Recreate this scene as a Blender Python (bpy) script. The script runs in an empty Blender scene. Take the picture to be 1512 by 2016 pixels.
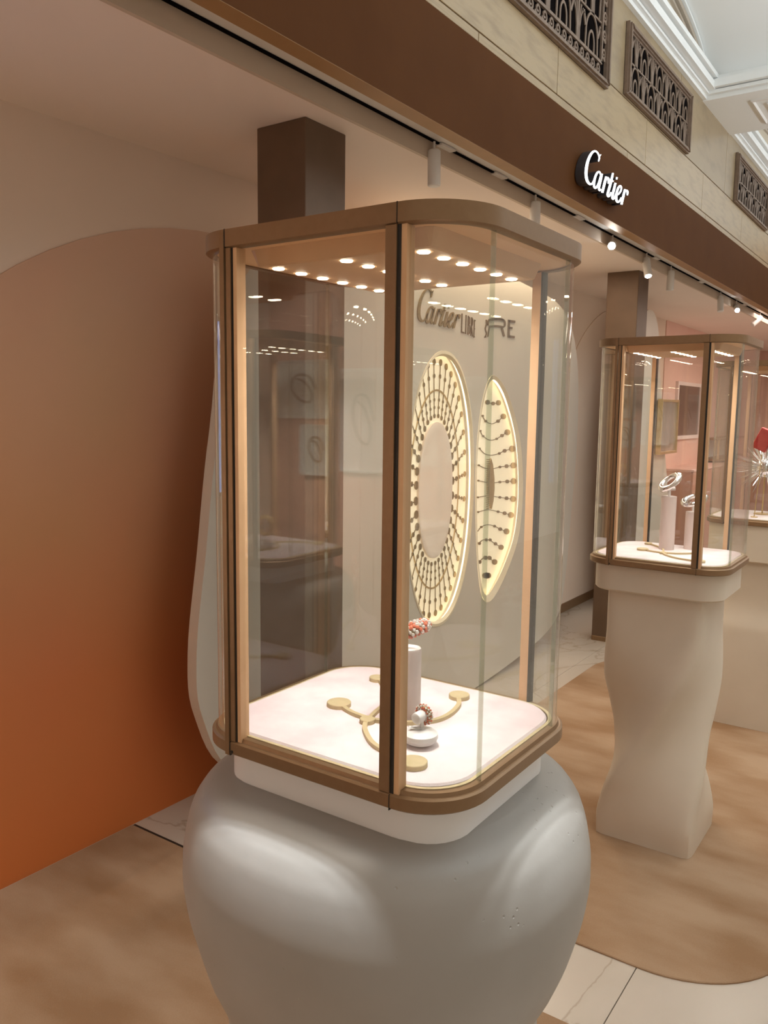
import bpy, bmesh, math, random
from mathutils import Vector, Matrix
random.seed(7)
PI = math.pi
sc = bpy.context.scene
col = sc.collection

# ---------------------------------------------------------------- camera
F, YAW, PITCH, ROLL, H = 1616.4, 0.6052, 0.1238, 0.0125, 1.55
FWD = Vector((-math.sin(YAW)*math.cos(PITCH), math.cos(YAW)*math.cos(PITCH), -math.sin(PITCH)))
_r = Vector((math.cos(YAW), math.sin(YAW), 0)); _u = _r.cross(FWD)
RGT = _r*math.cos(ROLL) + _u*math.sin(ROLL); UPV = -_r*math.sin(ROLL) + _u*math.cos(ROLL)
CAM = Vector((0, 0, H))
cd = bpy.data.cameras.new('camera'); cam = bpy.data.objects.new('camera', cd); col.objects.link(cam)
cd.sensor_fit = 'VERTICAL'; cd.sensor_height = 36; cd.lens = 36*F/2016; cd.clip_start = 0.02
m = Matrix((RGT, UPV, -FWD)).transposed().to_4x4(); m.translation = CAM; cam.matrix_world = m
sc.camera = cam
def _ray(px, py): return FWD + RGT*((px-756)/F) - UPV*((py-1008)/F)
def at_x(px, py, x): d = _ray(px, py); return CAM + d*(x/d.x)
def at_y(px, py, y): d = _ray(px, py); return CAM + d*(y/d.y)
def at_z(px, py, z): d = _ray(px, py); return CAM + d*((z-H)/d.z)

# ---------------------------------------------------------------- world, exposure, big lights
w = bpy.data.worlds.new('world'); sc.world = w; w.use_nodes = True
bg = w.node_tree.nodes['Background']; bg.inputs[0].default_value = (1.0, 0.84, 0.68, 1); bg.inputs[1].default_value = 0.39
sc.view_settings.view_transform = 'Standard'; sc.view_settings.look = 'None'
sc.view_settings.gamma = 1; sc.view_settings.use_curve_mapping = False
sc.view_settings.exposure = 0.40
sc.cycles.transparent_max_bounces = 40; sc.cycles.max_bounces = 10; sc.cycles.caustics_reflective = False; sc.cycles.caustics_refractive = False
sc.cycles.sample_clamp_indirect = 4.0
def area(name, loc, tgt, sx, sy, power, color, spread=180):
    l = bpy.data.lights.new(name, 'AREA'); l.shape = 'RECTANGLE'; l.size = sx; l.size_y = sy; l.energy = power; l.color = color; l.spread = math.radians(spread)
    o = bpy.data.objects.new(name, l); col.objects.link(o); o.location = loc
    o.rotation_euler = (Vector(tgt)-Vector(loc)).to_track_quat('-Z', 'Y').to_euler(); return o
def spot(name, loc, tgt, power, color, angle=40, blend=.5, r=.02):
    l = bpy.data.lights.new(name, 'SPOT'); l.energy = power; l.color = color; l.spot_size = math.radians(angle); l.spot_blend = blend; l.shadow_soft_size = r
    o = bpy.data.objects.new(name, l); col.objects.link(o); o.location = loc
    o.rotation_euler = (Vector(tgt)-Vector(loc)).to_track_quat('-Z', 'Y').to_euler(); return o
COOL = (0.84, 0.94, 1.0); WARM = (1.0, 0.80, 0.60)
for k, (x, y, p_) in enumerate(((-.565, .968, 170), (-.54, .985, 95), (-.60, .952, 90))):
    spot('hall_downlight', (x, y, 3.36), (x, y, 0), p_, (.86, .93, 1.0), 27, .8, .007)
spot('hall_downlight', (0.2, 2.6, 3.36), (0.0, 2.6, 0), 34, (1.0, .92, .82), 75, .9, .06)
spot('hall_downlight', (-.35, 4.1, 3.36), (-.5, 4.1, 0), 34, (1.0, .90, .78), 70, .9, .06)
spot('shop_added_downlight', (-1.45, 3.5, 2.44), (-1.35, 3.5, 0), 34, (1.0, .86, .70), 110, .9, .05)  # unseen spot, added to lift the floor light and its bounce
spot('shop_added_downlight', (-1.75, .45, 2.44), (-1.75, .45, 0), 7, (1.0, .80, .60), 130, .9, .08)  # unseen spot, added for more light on the left wall
area('hall_fill_uplight', (0.9, 3.0, 2.6), (0.9, 3.0, 4.2), 0.5, 6.0, 92, COOL)  # unseen uplight, added to brighten the hall ceiling; no cove is modelled
area('hall_fill_uplight', (0.9, 8.4, 2.6), (0.9, 8.4, 4.2), 0.5, 4.0, 55, COOL)  # second added uplight for the far hall ceiling
area('shop_ceiling_light', (-2.0, 4.0, 2.44), (-2.0, 4.0, 0), 0.2, 2.0, 11, WARM)
area('shop_ceiling_light', (-1.0, 9.0, 2.44), (-1.2, 9.0, 0), 1.2, 3.0, 44, (1.0, .78, .68))

# ---------------------------------------------------------------- materials
def nt(name):
    mt = bpy.data.materials.new(name); mt.use_nodes = True; t = mt.node_tree
    return mt, t, t.nodes, t.links, t.nodes['Principled BSDF']
def mat(name, c, rough=.5, metal=0, c2=None, scale=20, bump=0, bscale=None, detail=4, emit=None, estr=0, spec=.5, coat=0, stretch=None, fac=(.35, .65), coords='Object'):
    mt, t, n, l, b = nt(name)
    b.inputs['Base Color'].default_value = (*c, 1); b.inputs['Roughness'].default_value = rough; b.inputs['Metallic'].default_value = metal
    b.inputs['Specular IOR Level'].default_value = spec; b.inputs['Coat Weight'].default_value = coat
    if emit: b.inputs['Emission Color'].default_value = (*emit, 1); b.inputs['Emission Strength'].default_value = estr
    tc = n.new('ShaderNodeTexCoord'); mp = n.new('ShaderNodeMapping'); l.new(tc.outputs[coords], mp.inputs[0])
    if stretch: mp.inputs['Scale'].default_value = stretch
    if c2:
        nz = n.new('ShaderNodeTexNoise'); nz.inputs['Scale'].default_value = scale; nz.inputs['Detail'].default_value = detail; l.new(mp.outputs[0], nz.inputs[0])
        mr = n.new('ShaderNodeMapRange'); mr.inputs[1].default_value = fac[0]; mr.inputs[2].default_value = fac[1]; l.new(nz.outputs[0], mr.inputs[0])
        mx = n.new('ShaderNodeMix'); mx.data_type = 'RGBA'; mx.inputs[6].default_value = (*c, 1); mx.inputs[7].default_value = (*c2, 1)
        l.new(mr.outputs[0], mx.inputs[0]); l.new(mx.outputs[2], b.inputs['Base Color'])
    if bump:
        nb = n.new('ShaderNodeTexNoise'); nb.inputs['Scale'].default_value = bscale or scale*4; nb.inputs['Detail'].default_value = 6; l.new(mp.outputs[0], nb.inputs[0])
        bp = n.new('ShaderNodeBump'); bp.inputs['Strength'].default_value = bump; bp.inputs['Distance'].default_value = .002; l.new(nb.outputs[0], bp.inputs['Height']); l.new(bp.outputs[0], b.inputs['Normal'])
    return mt
def add_pits(mt, scale, dens):
    n = mt.node_tree.nodes; l = mt.node_tree.links; b = n['Principled BSDF']
    g = n.new('ShaderNodeTexCoord'); v = n.new('ShaderNodeTexVoronoi'); v.inputs['Scale'].default_value = scale; l.new(g.outputs['Object'], v.inputs['Vector'])
    k = n.new('ShaderNodeTexNoise'); k.inputs['Scale'].default_value = 9; l.new(g.outputs['Object'], k.inputs['Vector'])
    a = n.new('ShaderNodeMapRange'); a.inputs[1].default_value = .0; a.inputs[2].default_value = .16; l.new(v.outputs['Distance'], a.inputs[0])
    m_ = n.new('ShaderNodeMapRange'); m_.inputs[1].default_value = dens; m_.inputs[2].default_value = dens+.04; m_.inputs[3].default_value = 1; m_.inputs[4].default_value = 0; l.new(k.outputs[0], m_.inputs[0])
    mx = n.new('ShaderNodeMath'); mx.operation = 'MAXIMUM'; l.new(a.outputs[0], mx.inputs[0]); l.new(m_.outputs[0], mx.inputs[1])
    bp = n.new('ShaderNodeBump'); bp.inputs['Strength'].default_value = .6; bp.inputs['Distance'].default_value = .002; l.new(mx.outputs[0], bp.inputs['Height'])
    if b.inputs['Normal'].links: l.new(b.inputs['Normal'].links[0].from_socket, bp.inputs['Normal'])
    l.new(bp.outputs[0], b.inputs['Normal'])
def glass_mat(name, tint=(.96, .965, .95), refl=1.0, f0=.042):
    mt = bpy.data.materials.new(name); mt.use_nodes = True; t = mt.node_tree; n = t.nodes; l = t.links; n.clear()
    out = n.new('ShaderNodeOutputMaterial'); mx = n.new('ShaderNodeMixShader'); tr = n.new('ShaderNodeBsdfTransparent'); gl = n.new('ShaderNodeBsdfGlossy')
    tr.inputs[0].default_value = (*tint, 1); gl.inputs['Roughness'].default_value = 0.0; gl.inputs[0].default_value = (1, 1, 1, 1)
    lw = n.new('ShaderNodeLayerWeight'); lw.inputs[0].default_value = .5
    pw = n.new('ShaderNodeMath'); pw.operation = 'POWER'; pw.inputs[1].default_value = 5; l.new(lw.outputs['Facing'], pw.inputs[0])
    ma = n.new('ShaderNodeMath'); ma.operation = 'MULTIPLY_ADD'; ma.inputs[1].default_value = .9*refl; ma.inputs[2].default_value = f0*refl; l.new(pw.outputs[0], ma.inputs[0])
    l.new(ma.outputs[0], mx.inputs[0]); l.new(tr.outputs[0], mx.inputs[1]); l.new(gl.outputs[0], mx.inputs[2]); l.new(mx.outputs[0], out.inputs[0])
    return mt
def emit_mat(name, c, s):
    return mat(name, c, .5, 0, emit=c, estr=s)
def wall_gradient():
    # ombre paint: orange at the floor fading to warm taupe at the top
    mt, t, n, l, b = nt('orange_ombre_paint')
    g = n.new('ShaderNodeNewGeometry'); sx = n.new('ShaderNodeSeparateXYZ'); l.new(g.outputs['Position'], sx.inputs[0])
    mr = n.new('ShaderNodeMapRange'); mr.inputs[1].default_value = 0; mr.inputs[2].default_value = 2.2; l.new(sx.outputs['Z'], mr.inputs[0])
    cr = n.new('ShaderNodeValToRGB'); l.new(mr.outputs[0], cr.inputs[0])
    e = cr.color_ramp.elements
    e[0].position = 0; e[0].color = (.62, .165, .035, 1); e[1].position = 1; e[1].color = (.68, .46, .34, 1)
    for p, c in ((.28, (.60, .19, .06)), (.52, (.60, .27, .13)), (.8, (.64, .38, .24))):
        q = e.new(p); q.color = (*c, 1)
    nz = n.new('ShaderNodeTexNoise'); nz.inputs['Scale'].default_value = 2; mx = n.new('ShaderNodeMix'); mx.data_type = 'RGBA'; mx.blend_type = 'MULTIPLY'; mx.inputs[0].default_value = .12
    l.new(g.outputs['Position'], nz.inputs[0]); l.new(cr.outputs[0], mx.inputs[6]); l.new(nz.outputs[1], mx.inputs[7]); l.new(mx.outputs[2], b.inputs['Base Color'])
    b.inputs['Roughness'].default_value = .75
    return mt
def marble():
    mt, t, n, l, b = nt('cream_marble')
    tc = n.new('ShaderNodeNewGeometry'); nz = n.new('ShaderNodeTexNoise'); nz.inputs['Scale'].default_value = 0.9; nz.inputs['Detail'].default_value = 6; nz.inputs['Distortion'].default_value = 1.2
    l.new(tc.outputs['Position'], nz.inputs[0])
    cr = n.new('ShaderNodeValToRGB'); l.new(nz.outputs[0], cr.inputs[0]); e = cr.color_ramp.elements
    e[0].position = .40; e[0].color = (.49, .415, .34, 1); e[1].position = .60; e[1].color = (.52, .445, .37, 1)
    for p, c in ((.49, (.49, .415, .34)), (.5, (.37, .30, .23)), (.507, (.48, .41, .335))):
        q = e.new(p); q.color = (*c, 1)
    l.new(cr.outputs[0], b.inputs['Base Color']); b.inputs['Roughness'].default_value = .25
    return mt
def carpet_mat():
    mt, t, n, l, b = nt('tan_carpet')
    g = n.new('ShaderNodeNewGeometry'); mp = n.new('ShaderNodeMapping'); mp.inputs['Scale'].default_value = (1, 2.2, 1); l.new(g.outputs['Position'], mp.inputs[0])
    a = n.new('ShaderNodeTexNoise'); a.inputs['Scale'].default_value = 2.2; a.inputs['Detail'].default_value = 3; l.new(mp.outputs[0], a.inputs[0])
    f = n.new('ShaderNodeTexNoise'); f.inputs['Scale'].default_value = 260; f.inputs['Detail'].default_value = 2; l.new(g.outputs['Position'], f.inputs[0])
    ad = n.new('ShaderNodeMath'); ad.operation = 'MULTIPLY_ADD'; ad.inputs[1].default_value = .12; l.new(f.outputs[0], ad.inputs[0]); l.new(a.outputs[0], ad.inputs[2])
    cr = n.new('ShaderNodeValToRGB'); l.new(ad.outputs[0], cr.inputs[0]); e = cr.color_ramp.elements
    e[0].position = .42; e[0].color = (.265, .148, .072, 1); e[1].position = .72; e[1].color = (.375, .248, .152, 1)
    l.new(cr.outputs[0], b.inputs['Base Color']); b.inputs['Roughness'].default_value = .95
    bp = n.new('ShaderNodeBump'); bp.inputs['Strength'].default_value = .4; bp.inputs['Distance'].default_value = .002; l.new(f.outputs[0], bp.inputs['Height']); l.new(bp.outputs[0], b.inputs['Normal'])
    return mt
M = {}
M['bronze'] = mat('brushed_bronze', (.25, .150, .075), .42, .45, (.265, .16, .081), 90)
M['bronze_dark'] = mat('dark_seam', (.012, .009, .007), .6, 0, (.02, .015, .01), 30)
M['copper'] = mat('satin_copper_lining', (.70, .43, .235), .5, .05, (.73, .455, .25), 25)
M['column'] = mat('dark_bronze_lacquer', (.125, .076, .044), .5, .2, (.145, .088, .052), 8)
M['fascia'] = mat('brown_metal_fascia', (.105, .040, .012), .7, 0, (.115, .045, .014), 5, spec=.08)
M['goldbrown'] = mat('gold_brown_metal', (.34, .19, .075), .5, .1, (.37, .21, .085), 9)
M['gold'] = mat('satin_gold', (.60, .43, .20), .35, .75, (.66, .48, .24), 40)
M['gold_flat'] = mat('matte_gold', (.58, .47, .27), .55, .2, (.64, .52, .31), 50)
M['caps'] = mat('dark_bronze_letter', (.13, .085, .045), .4, .4, (.16, .105, .055), 60)
M['gold_old'] = mat('antique_gold', (.28, .20, .10), .35, .8, (.36, .26, .13), 60)
M['pad'] = mat('pale_pink_suede', (.80, .655, .665), .9, 0, (.88, .79, .79), 14, bump=.3, bscale=900)
M['plaster'] = mat('white_plaster', (.325, .304, .272), .45, 0, (.35, .328, .297), 6, bump=.12, bscale=45)
add_pits(M['plaster'], 70, .60)
M['cap_lit'] = mat('lightened_plaster', (.84, .83, .815), .45, 0, (.86, .85, .835), 6)  # lighter copy of the body plaster; light on the cap put into colour
M['plaster2'] = mat('cream_plaster', (.62, .53, .42), .5, 0, (.65, .56, .45), 5, bump=.08, bscale=40)
M['white'] = mat('white_paint', (.80, .78, .75), .5, 0, (.83, .81, .78), 5)
M['ceiling'] = mat('shop_ceiling_paint', (.88, .77, .68), .7, 0, (.90, .79, .70), 2)
M['taupe'] = mat('taupe_paint', (.60, .49, .38), .6, 0, (.63, .52, .41), 3)
M['wall'] = mat('warm_beige_paint', (.72, .58, .47), .7, 0, (.74, .60, .49), 2)
M['panel'] = mat('ivory_satin_panel', (.64, .585, .50), .4, 0, (.66, .605, .52), 3)
M['cream'] = mat('cream_enamel', (.86, .74, .54), .45, 0, (.88, .78, .60), 4)
M['backlit'] = mat('backlit_cream_panel', (.86, .74, .54), .45, 0, (.88, .78, .60), 4, emit=(1.0, .82, .56), estr=.42)
M['pink'] = mat('pink_wall_paint', (.74, .47, .39), .6, 0, (.76, .50, .42), 3)
M['terracotta'] = mat('terracotta_lacquer', (.52, .27, .19), .45, 0, (.55, .29, .21), 5)
M['orange'] = wall_gradient(); M['marble'] = marble(); M['carpet'] = carpet_mat()
M['stone'] = mat('travertine', (.45, .335, .19), .30, 0, (.33, .235, .13), 7, bump=.2, bscale=60, detail=8, fac=(.45, .75), coords='Generated')
M['stone2'] = mat('travertine_light', (.37, .28, .165), .30, 0, (.28, .205, .12), 5, bump=.2, bscale=50, detail=8, fac=(.45, .75), coords='Generated')
M['grille'] = mat('patinated_bronze_grille', (.20, .14, .10), .5, .1, (.26, .185, .135), 30)
M['black'] = mat('black_void', (.006, .005, .005), .9, 0, (.01, .008, .008), 10, spec=0)
M['hall'] = mat('hall_white_plaster', (.86, .88, .87), .7, 0, (.88, .90, .89), 2)
M['hall_tan'] = mat('hall_tan_plaster', (.55, .48, .37), .7, 0, (.58, .51, .40), 3)
M['hall_tan_dark'] = mat('tan_moulding', (.46, .39, .31), .6, 0, (.49, .42, .34), 6)
M['glass'] = glass_mat('clear_glass')
M['glass_edge'] = glass_mat('polished_glass_edge', (.86, .885, .84), 1.2, .07)
M['led'] = emit_mat('led_disc', (1.0, .86, .66), 30)
M['led_warm'] = emit_mat('led_strip', (1.0, .84, .58), 2.2)
M['lens'] = emit_mat('spot_lens', (.95, .98, 1.0), 40)
M['sign'] = emit_mat('sign_face', (.92, .96, 1.0), 2.6)
M['sign_side'] = mat('sign_return', (.05, .045, .05), .4, .2, (.06, .055, .06), 20)
M['coral'] = mat('coral', (.62, .13, .06), .3, 0, (.70, .20, .11), 60, coat=.3)
M['silver'] = mat('polished_silver', (.80, .79, .78), .12, 1, (.85, .84, .83), 20)
M['chrome'] = mat('mirror_chrome', (.82, .81, .83), .04, 1, (.86, .85, .87), 8)
M['riser'] = mat('pale_pink_riser', (.74, .62, .58), .6, 0, (.76, .64, .60), 20)
M['dish'] = mat('peach_dish', (.93, .77, .65), .5, 0, (.95, .81, .70), 6)
M['lining'] = mat('copper_roof_lining', (.93, .58, .30), .5, 0, (.95, .60, .32), 20)
M['beadsilver'] = mat('silver_bead', (.78, .73, .68), .3, .45, (.82, .77, .72), 20)
M['porcelain'] = mat('white_porcelain', (.85, .82, .80), .3, 0, (.87, .84, .82), 10)
M['red'] = mat('red_leather', (.50, .02, .025), .5, 0, (.56, .03, .035), 40)
M['darkscreen'] = mat('dark_screen', (.035, .022, .018), .15, 0, (.045, .028, .022), 2)
M['mirror'] = mat('pale_mirror', (.62, .63, .60), .18, .8, (.66, .67, .64), 2)
M['card'] = mat('white_card', (.8, .8, .79), .7, 0, (.83, .83, .82), 20)

# ---------------------------------------------------------------- geometry helpers
class MB:
    def __init__(s): s.v = []; s.f = []; s.mi = []; s.cur = 0
    def add(s, vs, fs):
        o = len(s.v); s.v += [tuple(v) for v in vs]
        for f in fs: s.f.append([o+i for i in f]); s.mi.append(s.cur)
        return s
    def box(s, a, b):
        (x0, y0, z0), (x1, y1, z1) = a, b
        return s.add([(x0,y0,z0),(x1,y0,z0),(x1,y1,z0),(x0,y1,z0),(x0,y0,z1),(x1,y0,z1),(x1,y1,z1),(x0,y1,z1)],
                     [(0,3,2,1),(4,5,6,7),(0,1,5,4),(1,2,6,5),(2,3,7,6),(3,0,4,7)])
    def bevbox(s, a, b, r):
        # box with chamfered vertical and horizontal edges (three stacked rounded loops)
        (x0, y0, z0), (x1, y1, z1) = a, b
        L = rrect(x1-x0, y1-y0, r, 2, ((x0+x1)/2, (y0+y1)/2))
        return s.loft([[(x, y, z) for x, y in inset_loop(L, i, ((x0+x1)/2, (y0+y1)/2), x1-x0, y1-y0)] for i, z in ((r*.7, z0), (0, z0+r*.7), (0, z1-r*.7), (r*.7, z1))])
    def loft(s, loops, cap=True, closed=False):
        n = len(loops[0]); vs = [p for L in loops for p in L]; fs = []
        k = len(loops)
        for i in range(k if closed else k-1):
            j = (i+1) % k
            for q in range(n): fs.append((i*n+q, i*n+(q+1) % n, j*n+(q+1) % n, j*n+q))
        if cap and not closed: fs.append(tuple(range(n))[::-1]); fs.append(tuple((k-1)*n+q for q in range(n)))
        return s.add(vs, fs)
    def prism(s, poly, fn, d0, d1):
        # poly: 2d outline; fn(u, v, d) -> 3d
        return s.loft([[fn(u, v, d) for u, v in poly] for d in (d0, d1)])
    def ribbon(s, pts, widths, fn, d0, d1):
        # flat stroke of varying width along a 2d path, extruded from d0 to d1
        n = len(pts); Lp = []; Rp = []
        for i in range(n):
            a = pts[max(i-1, 0)]; b = pts[min(i+1, n-1)]
            dx, dy = b[0]-a[0], b[1]-a[1]; q = math.hypot(dx, dy) or 1; nx, ny = -dy/q, dx/q
            wd = widths[i]/2 if isinstance(widths, (list, tuple)) else widths/2
            Lp.append((pts[i][0]+nx*wd, pts[i][1]+ny*wd)); Rp.append((pts[i][0]-nx*wd, pts[i][1]-ny*wd))
        loops = [[fn(*Lp[i], d0), fn(*Rp[i], d0), fn(*Rp[i], d1), fn(*Lp[i], d1)] for i in range(n)]
        return s.loft(loops)
    def tube(s, pts, rad, n=8, closed=False, flat=None):
        pts = [Vector(p) for p in pts]; k = len(pts); loops = []
        up = Vector((0, 0, 1)); prev = None
        for i in range(k):
            a = pts[(i-1) % k] if (closed or i > 0) else pts[i]; b = pts[(i+1) % k] if (closed or i < k-1) else pts[i]
            t = (b-a).normalized()
            x = prev - t*prev.dot(t) if prev else t.orthogonal()
            if x.length < 1e-6: x = t.orthogonal()
            x.normalize(); y = t.cross(x); prev = x
            r = rad[i] if isinstance(rad, (list, tuple)) else rad
            loops.append([pts[i] + x*(r*math.cos(2*PI*q/n)) + y*(r*math.sin(2*PI*q/n)) for q in range(n)])
        return s.loft(loops, cap=not closed, closed=closed)
    def lathe(s, prof, c=(0, 0, 0), n=24):
        return s.loft([[(c[0]+r*math.cos(2*PI*q/n), c[1]+r*math.sin(2*PI*q/n), c[2]+z) for q in range(n)] for r, z in prof])
    def ball(s, c, rx, ry=None, rz=None, M3=None, n=8, k=5):
        ry = ry or rx; rz = rz or rx; c = Vector(c); loops = []
        for i in range(k+1):
            t = -PI/2 + PI*i/k; r = max(math.cos(t), .02); L = []
            for q in range(n):
                p = Vector((rx*r*math.cos(2*PI*q/n), ry*r*math.sin(2*PI*q/n), rz*math.sin(t)))
                L.append(c + (M3 @ p if M3 else p))
            loops.append(L)
        return s.loft(loops)
    def sweep(s, W, D, R, prof, c=(0, 0), n=8, closed=True):
        return s.loft([[(x, y, z) for x, y in rrect(W-2*o, D-2*o, max(R-o, .002), n, c)] for o, z in prof], cap=not closed, closed=closed)
    def build(s, name, mats, parent=None, smooth=False, loc=None):
        me = bpy.data.meshes.new(name); me.from_pydata(s.v, [], s.f)
        ms = mats if isinstance(mats, (list, tuple)) else [mats]
        for q in ms: me.materials.append(q)
        for p, i in zip(me.polygons, s.mi): p.material_index = i
        bm = bmesh.new(); bm.from_mesh(me); bmesh.ops.recalc_face_normals(bm, faces=bm.faces); bm.to_mesh(me); bm.free()
        if smooth:
            for p in me.polygons: p.use_smooth = True
            me.set_sharp_from_angle(angle=math.radians(38))
        return link(name, me, parent, loc)
def link(name, me, parent=None, loc=None):
    o = bpy.data.objects.new(name, me); col.objects.link(o)
    if parent: o.parent = parent
    if loc is not None: o.location = loc
    return o
def rrect(W, D, R, n=8, c=(0, 0)):
    p = []
    for sx, sy, a0 in ((1, 1, 0), (-1, 1, 90), (-1, -1, 180), (1, -1, 270)):
        for k in range(n+1):
            a = math.radians(a0+90*k/n); p.append((c[0]+sx*(W/2-R)+R*math.cos(a), c[1]+sy*(D/2-R)+R*math.sin(a)))
    return p
def inset_loop(L, i, c, W, D):
    return [(c[0]+(x-c[0])*(W-2*i)/W, c[1]+(y-c[1])*(D-2*i)/D) for x, y in L]
def smooth_path(P, n=8, closed=False):
    out = []; k = len(P)
    rng = range(k) if closed else range(k-1)
    for i in rng:
        g = (lambda j: P[j % k]) if closed else (lambda j: P[min(max(j, 0), k-1)])
        p0, p1, p2, p3 = g(i-1), g(i), g(i+1), g(i+2)
        for q in range(n):
            t = q/n
            out.append(tuple(.5*((2*b)+(-a+c)*t+(2*a-5*b+4*c-d)*t*t+(-a+3*b-3*c+d)*t**3) for a, b, c, d in zip(p0, p1, p2, p3)))
    if not closed: out.append(tuple(P[-1]))
    return out
def empty(name, loc=(0, 0, 0), rz=0):
    o = bpy.data.objects.new(name, None); col.objects.link(o); o.location = loc; o.rotation_euler = (0, 0, rz); o.empty_display_size = .05; return o
def tag(o, label=None, cat=None, group=None, kind=None):
    if label: o['label'] = label
    if cat: o['category'] = cat
    if group: o['group'] = group
    if kind: o['kind'] = kind
    return o
def struct(o, label=None, cat=None): return tag(o, label, cat, kind='structure')
def kids(o): return [c for c in bpy.data.objects if c.parent == o]
def copy_tree(o, parent=None):
    c = o.copy(); col.objects.link(c); c.parent = parent
    for ch in kids(o): copy_tree(ch, c)
    return c
def parts_of(o, d): return d
ID = lambda u, v, d: (u, v, d)

# ================================================================ SETTING
XW, ZC, XF, ZF, ZS = -2.417, 2.453, -1.405, 2.44, 2.765
# floor slab, then marble tiles as pieces
fl = struct(MB().box((XW-.1, -2.6, -.08), (3.2, 13, -.012)).build('floor', M['marble']), 'cream veined marble floor of the boutique and hall', 'floor')
CARP = [(-2.40, -2.4, -.30, 1.85, .28), (-1.72, 2.17, -.27, 5.10, .34)]
tile = None
for i in range(9):
    for j in range(16):
        x0, y0 = XW+.6*i, -1.75+.6*j+(.0); x1, y1 = x0+.6, y0+.6
        if any(x0 > a+.1 and x1 < c-.1 and y0 > b+.1 and y1 < d-.1 for a, b, c, d, _ in CARP): continue
        if tile is None:
            tile = MB().bevbox((0, 0, -.012), (.5975, .5975, 0), .0015).build('marble_tile', M['marble'], fl, loc=(x0, y0, 0))
        else: link('marble_tile', tile.data, fl, (x0, y0, 0))
for (a, b, c, d, R), lb in zip(CARP, ('tan inset carpet under the large front display case along the orange wall', 'tan inset carpet with rounded corners under the second display case')):
    if a < -2.3:
        L = [(a, b), (c-R, b)]+[(c-R+R*math.sin(PI/2*k/12), d-R+R*math.cos(PI/2*k/12)) for k in range(12, -1, -1)]+[(a, d)]
        mb = MB(); mb.loft([[(x, y, z) for x, y in L] for z in (0, .006)])
        struct(MB().box((a, d+.001, .0), (-1.75, d+.012, .0045)).build('trim_5', M['bronze_dark']), 'dark joint strip at the far end of the front carpet', 'trim')
    else:
        mb = MB(); mb.sweep(c-a, d-b, R, [(0, .0), (0, .004), (.003, .006)], ((a+c)/2, (b+d)/2), 14, closed=False)
    tag(mb.build('carpet', M['carpet'], smooth=False), lb, 'carpet')
# walls and ceiling
wl = struct(MB().box((XW-.1, -1.15, 0), (XW, 13, ZC+.1)).build('wall_left', M['wall']), 'warm beige side wall of the boutique', 'wall')
struct(MB().box((XW-.1, 12.9, 0), (3.2, 13.0, 4.6)).build('wall_back', M['pink']), 'pink wall at the far end of the boutique', 'wall')
cl = MB(); cl.box((XW, -1.15, ZC), (-1.639, 12.9, ZC+.1)); 
struct(cl.build('ceiling', M['ceiling']), 'plain pinkish beige ceiling inside the boutique', 'ceiling')
struct(MB().box((-1.638, -1.15, ZC+.062), (XF-.055, 12.9, ZC+.1)).build('trim_6', M['white']), 'white soffit strip of the lighting recess', 'trim')
struct(MB().box((-1.652, -1.15, ZC-.002), (-1.638, 12.9, ZC+.07)).build('trim_1', M['taupe']), 'taupe upstand beside the lighting slot', 'trim')
struct(MB().box((XW, 2.3, 0), (XW+.012, 8.3, .07)).build('baseboard_left', M['bronze']), 'thin bronze baseboard along the beige wall', 'baseboard')
# fascia with separate underside
fa = struct(MB().box((XF-.055, -2.4, ZF), (XF, 12.9, ZS)).build('trim_2', M['fascia']), 'deep brown metal fascia band above the boutique front', 'fascia')
MB().box((XF-.056, -2.4, ZF-.0015), (XF-.0005, 12.9, ZF)).build('fascia_underside', M['goldbrown'], fa)
# arch shaped ombre wall panels
def arch(name, y0, y1, apex, mtl, lb, R=None):
    yc = (y0+y1)/2; hw = (y1-y0)/2; zs = apex-.98*hw if R is None else R
    P = [(y0, 0), ] + [(yc-hw*math.cos(PI*k/40), zs+(apex-zs)*math.sin(PI*k/40)) for k in range(41)] + [(y1, 0)]
    return tag(MB().prism(P, lambda u, v, d: (d, u, v), XW-.002, XW+.006).build(name, mtl), lb, 'wall panel')
arch('arched_wall_panel', .70, 4.0, 2.217, M['orange'], 'arched wall panel in orange ombre paint, left of the front display case')
arch('arched_wall_panel', 5.6, 8.4, 2.42, M['wall'], 'beige arched wall panel behind the second bronze column')
# stone facade wall: courses of slabs
ws = struct(MB().box((XF-.25, -2.4, ZS), (XF-.03, 13, 4.7)).build('wall_front', M['hall_tan']), 'travertine facade wall above the brown fascia', 'wall')
for z0, z1, step, off, mk in ((ZS, 2.795, 1.5, .45, 'stone'), (2.799, 3.018, 1.12, .0, 'stone'), (3.022, 3.418, 1.12, .55, 'stone2')):
    y = -2.4+off
    me = MB().bevbox((-.03, 0, 0), (0, step-.004, z1-z0), .002)
    ob = None
    while y < 12.8:
        if ob is None: ob = me.build('stone_slab', M[mk], ws, loc=(XF, y, z0))
        else: link('stone_slab', ob.data, ws, (XF, y, z0))
        y += step
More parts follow.
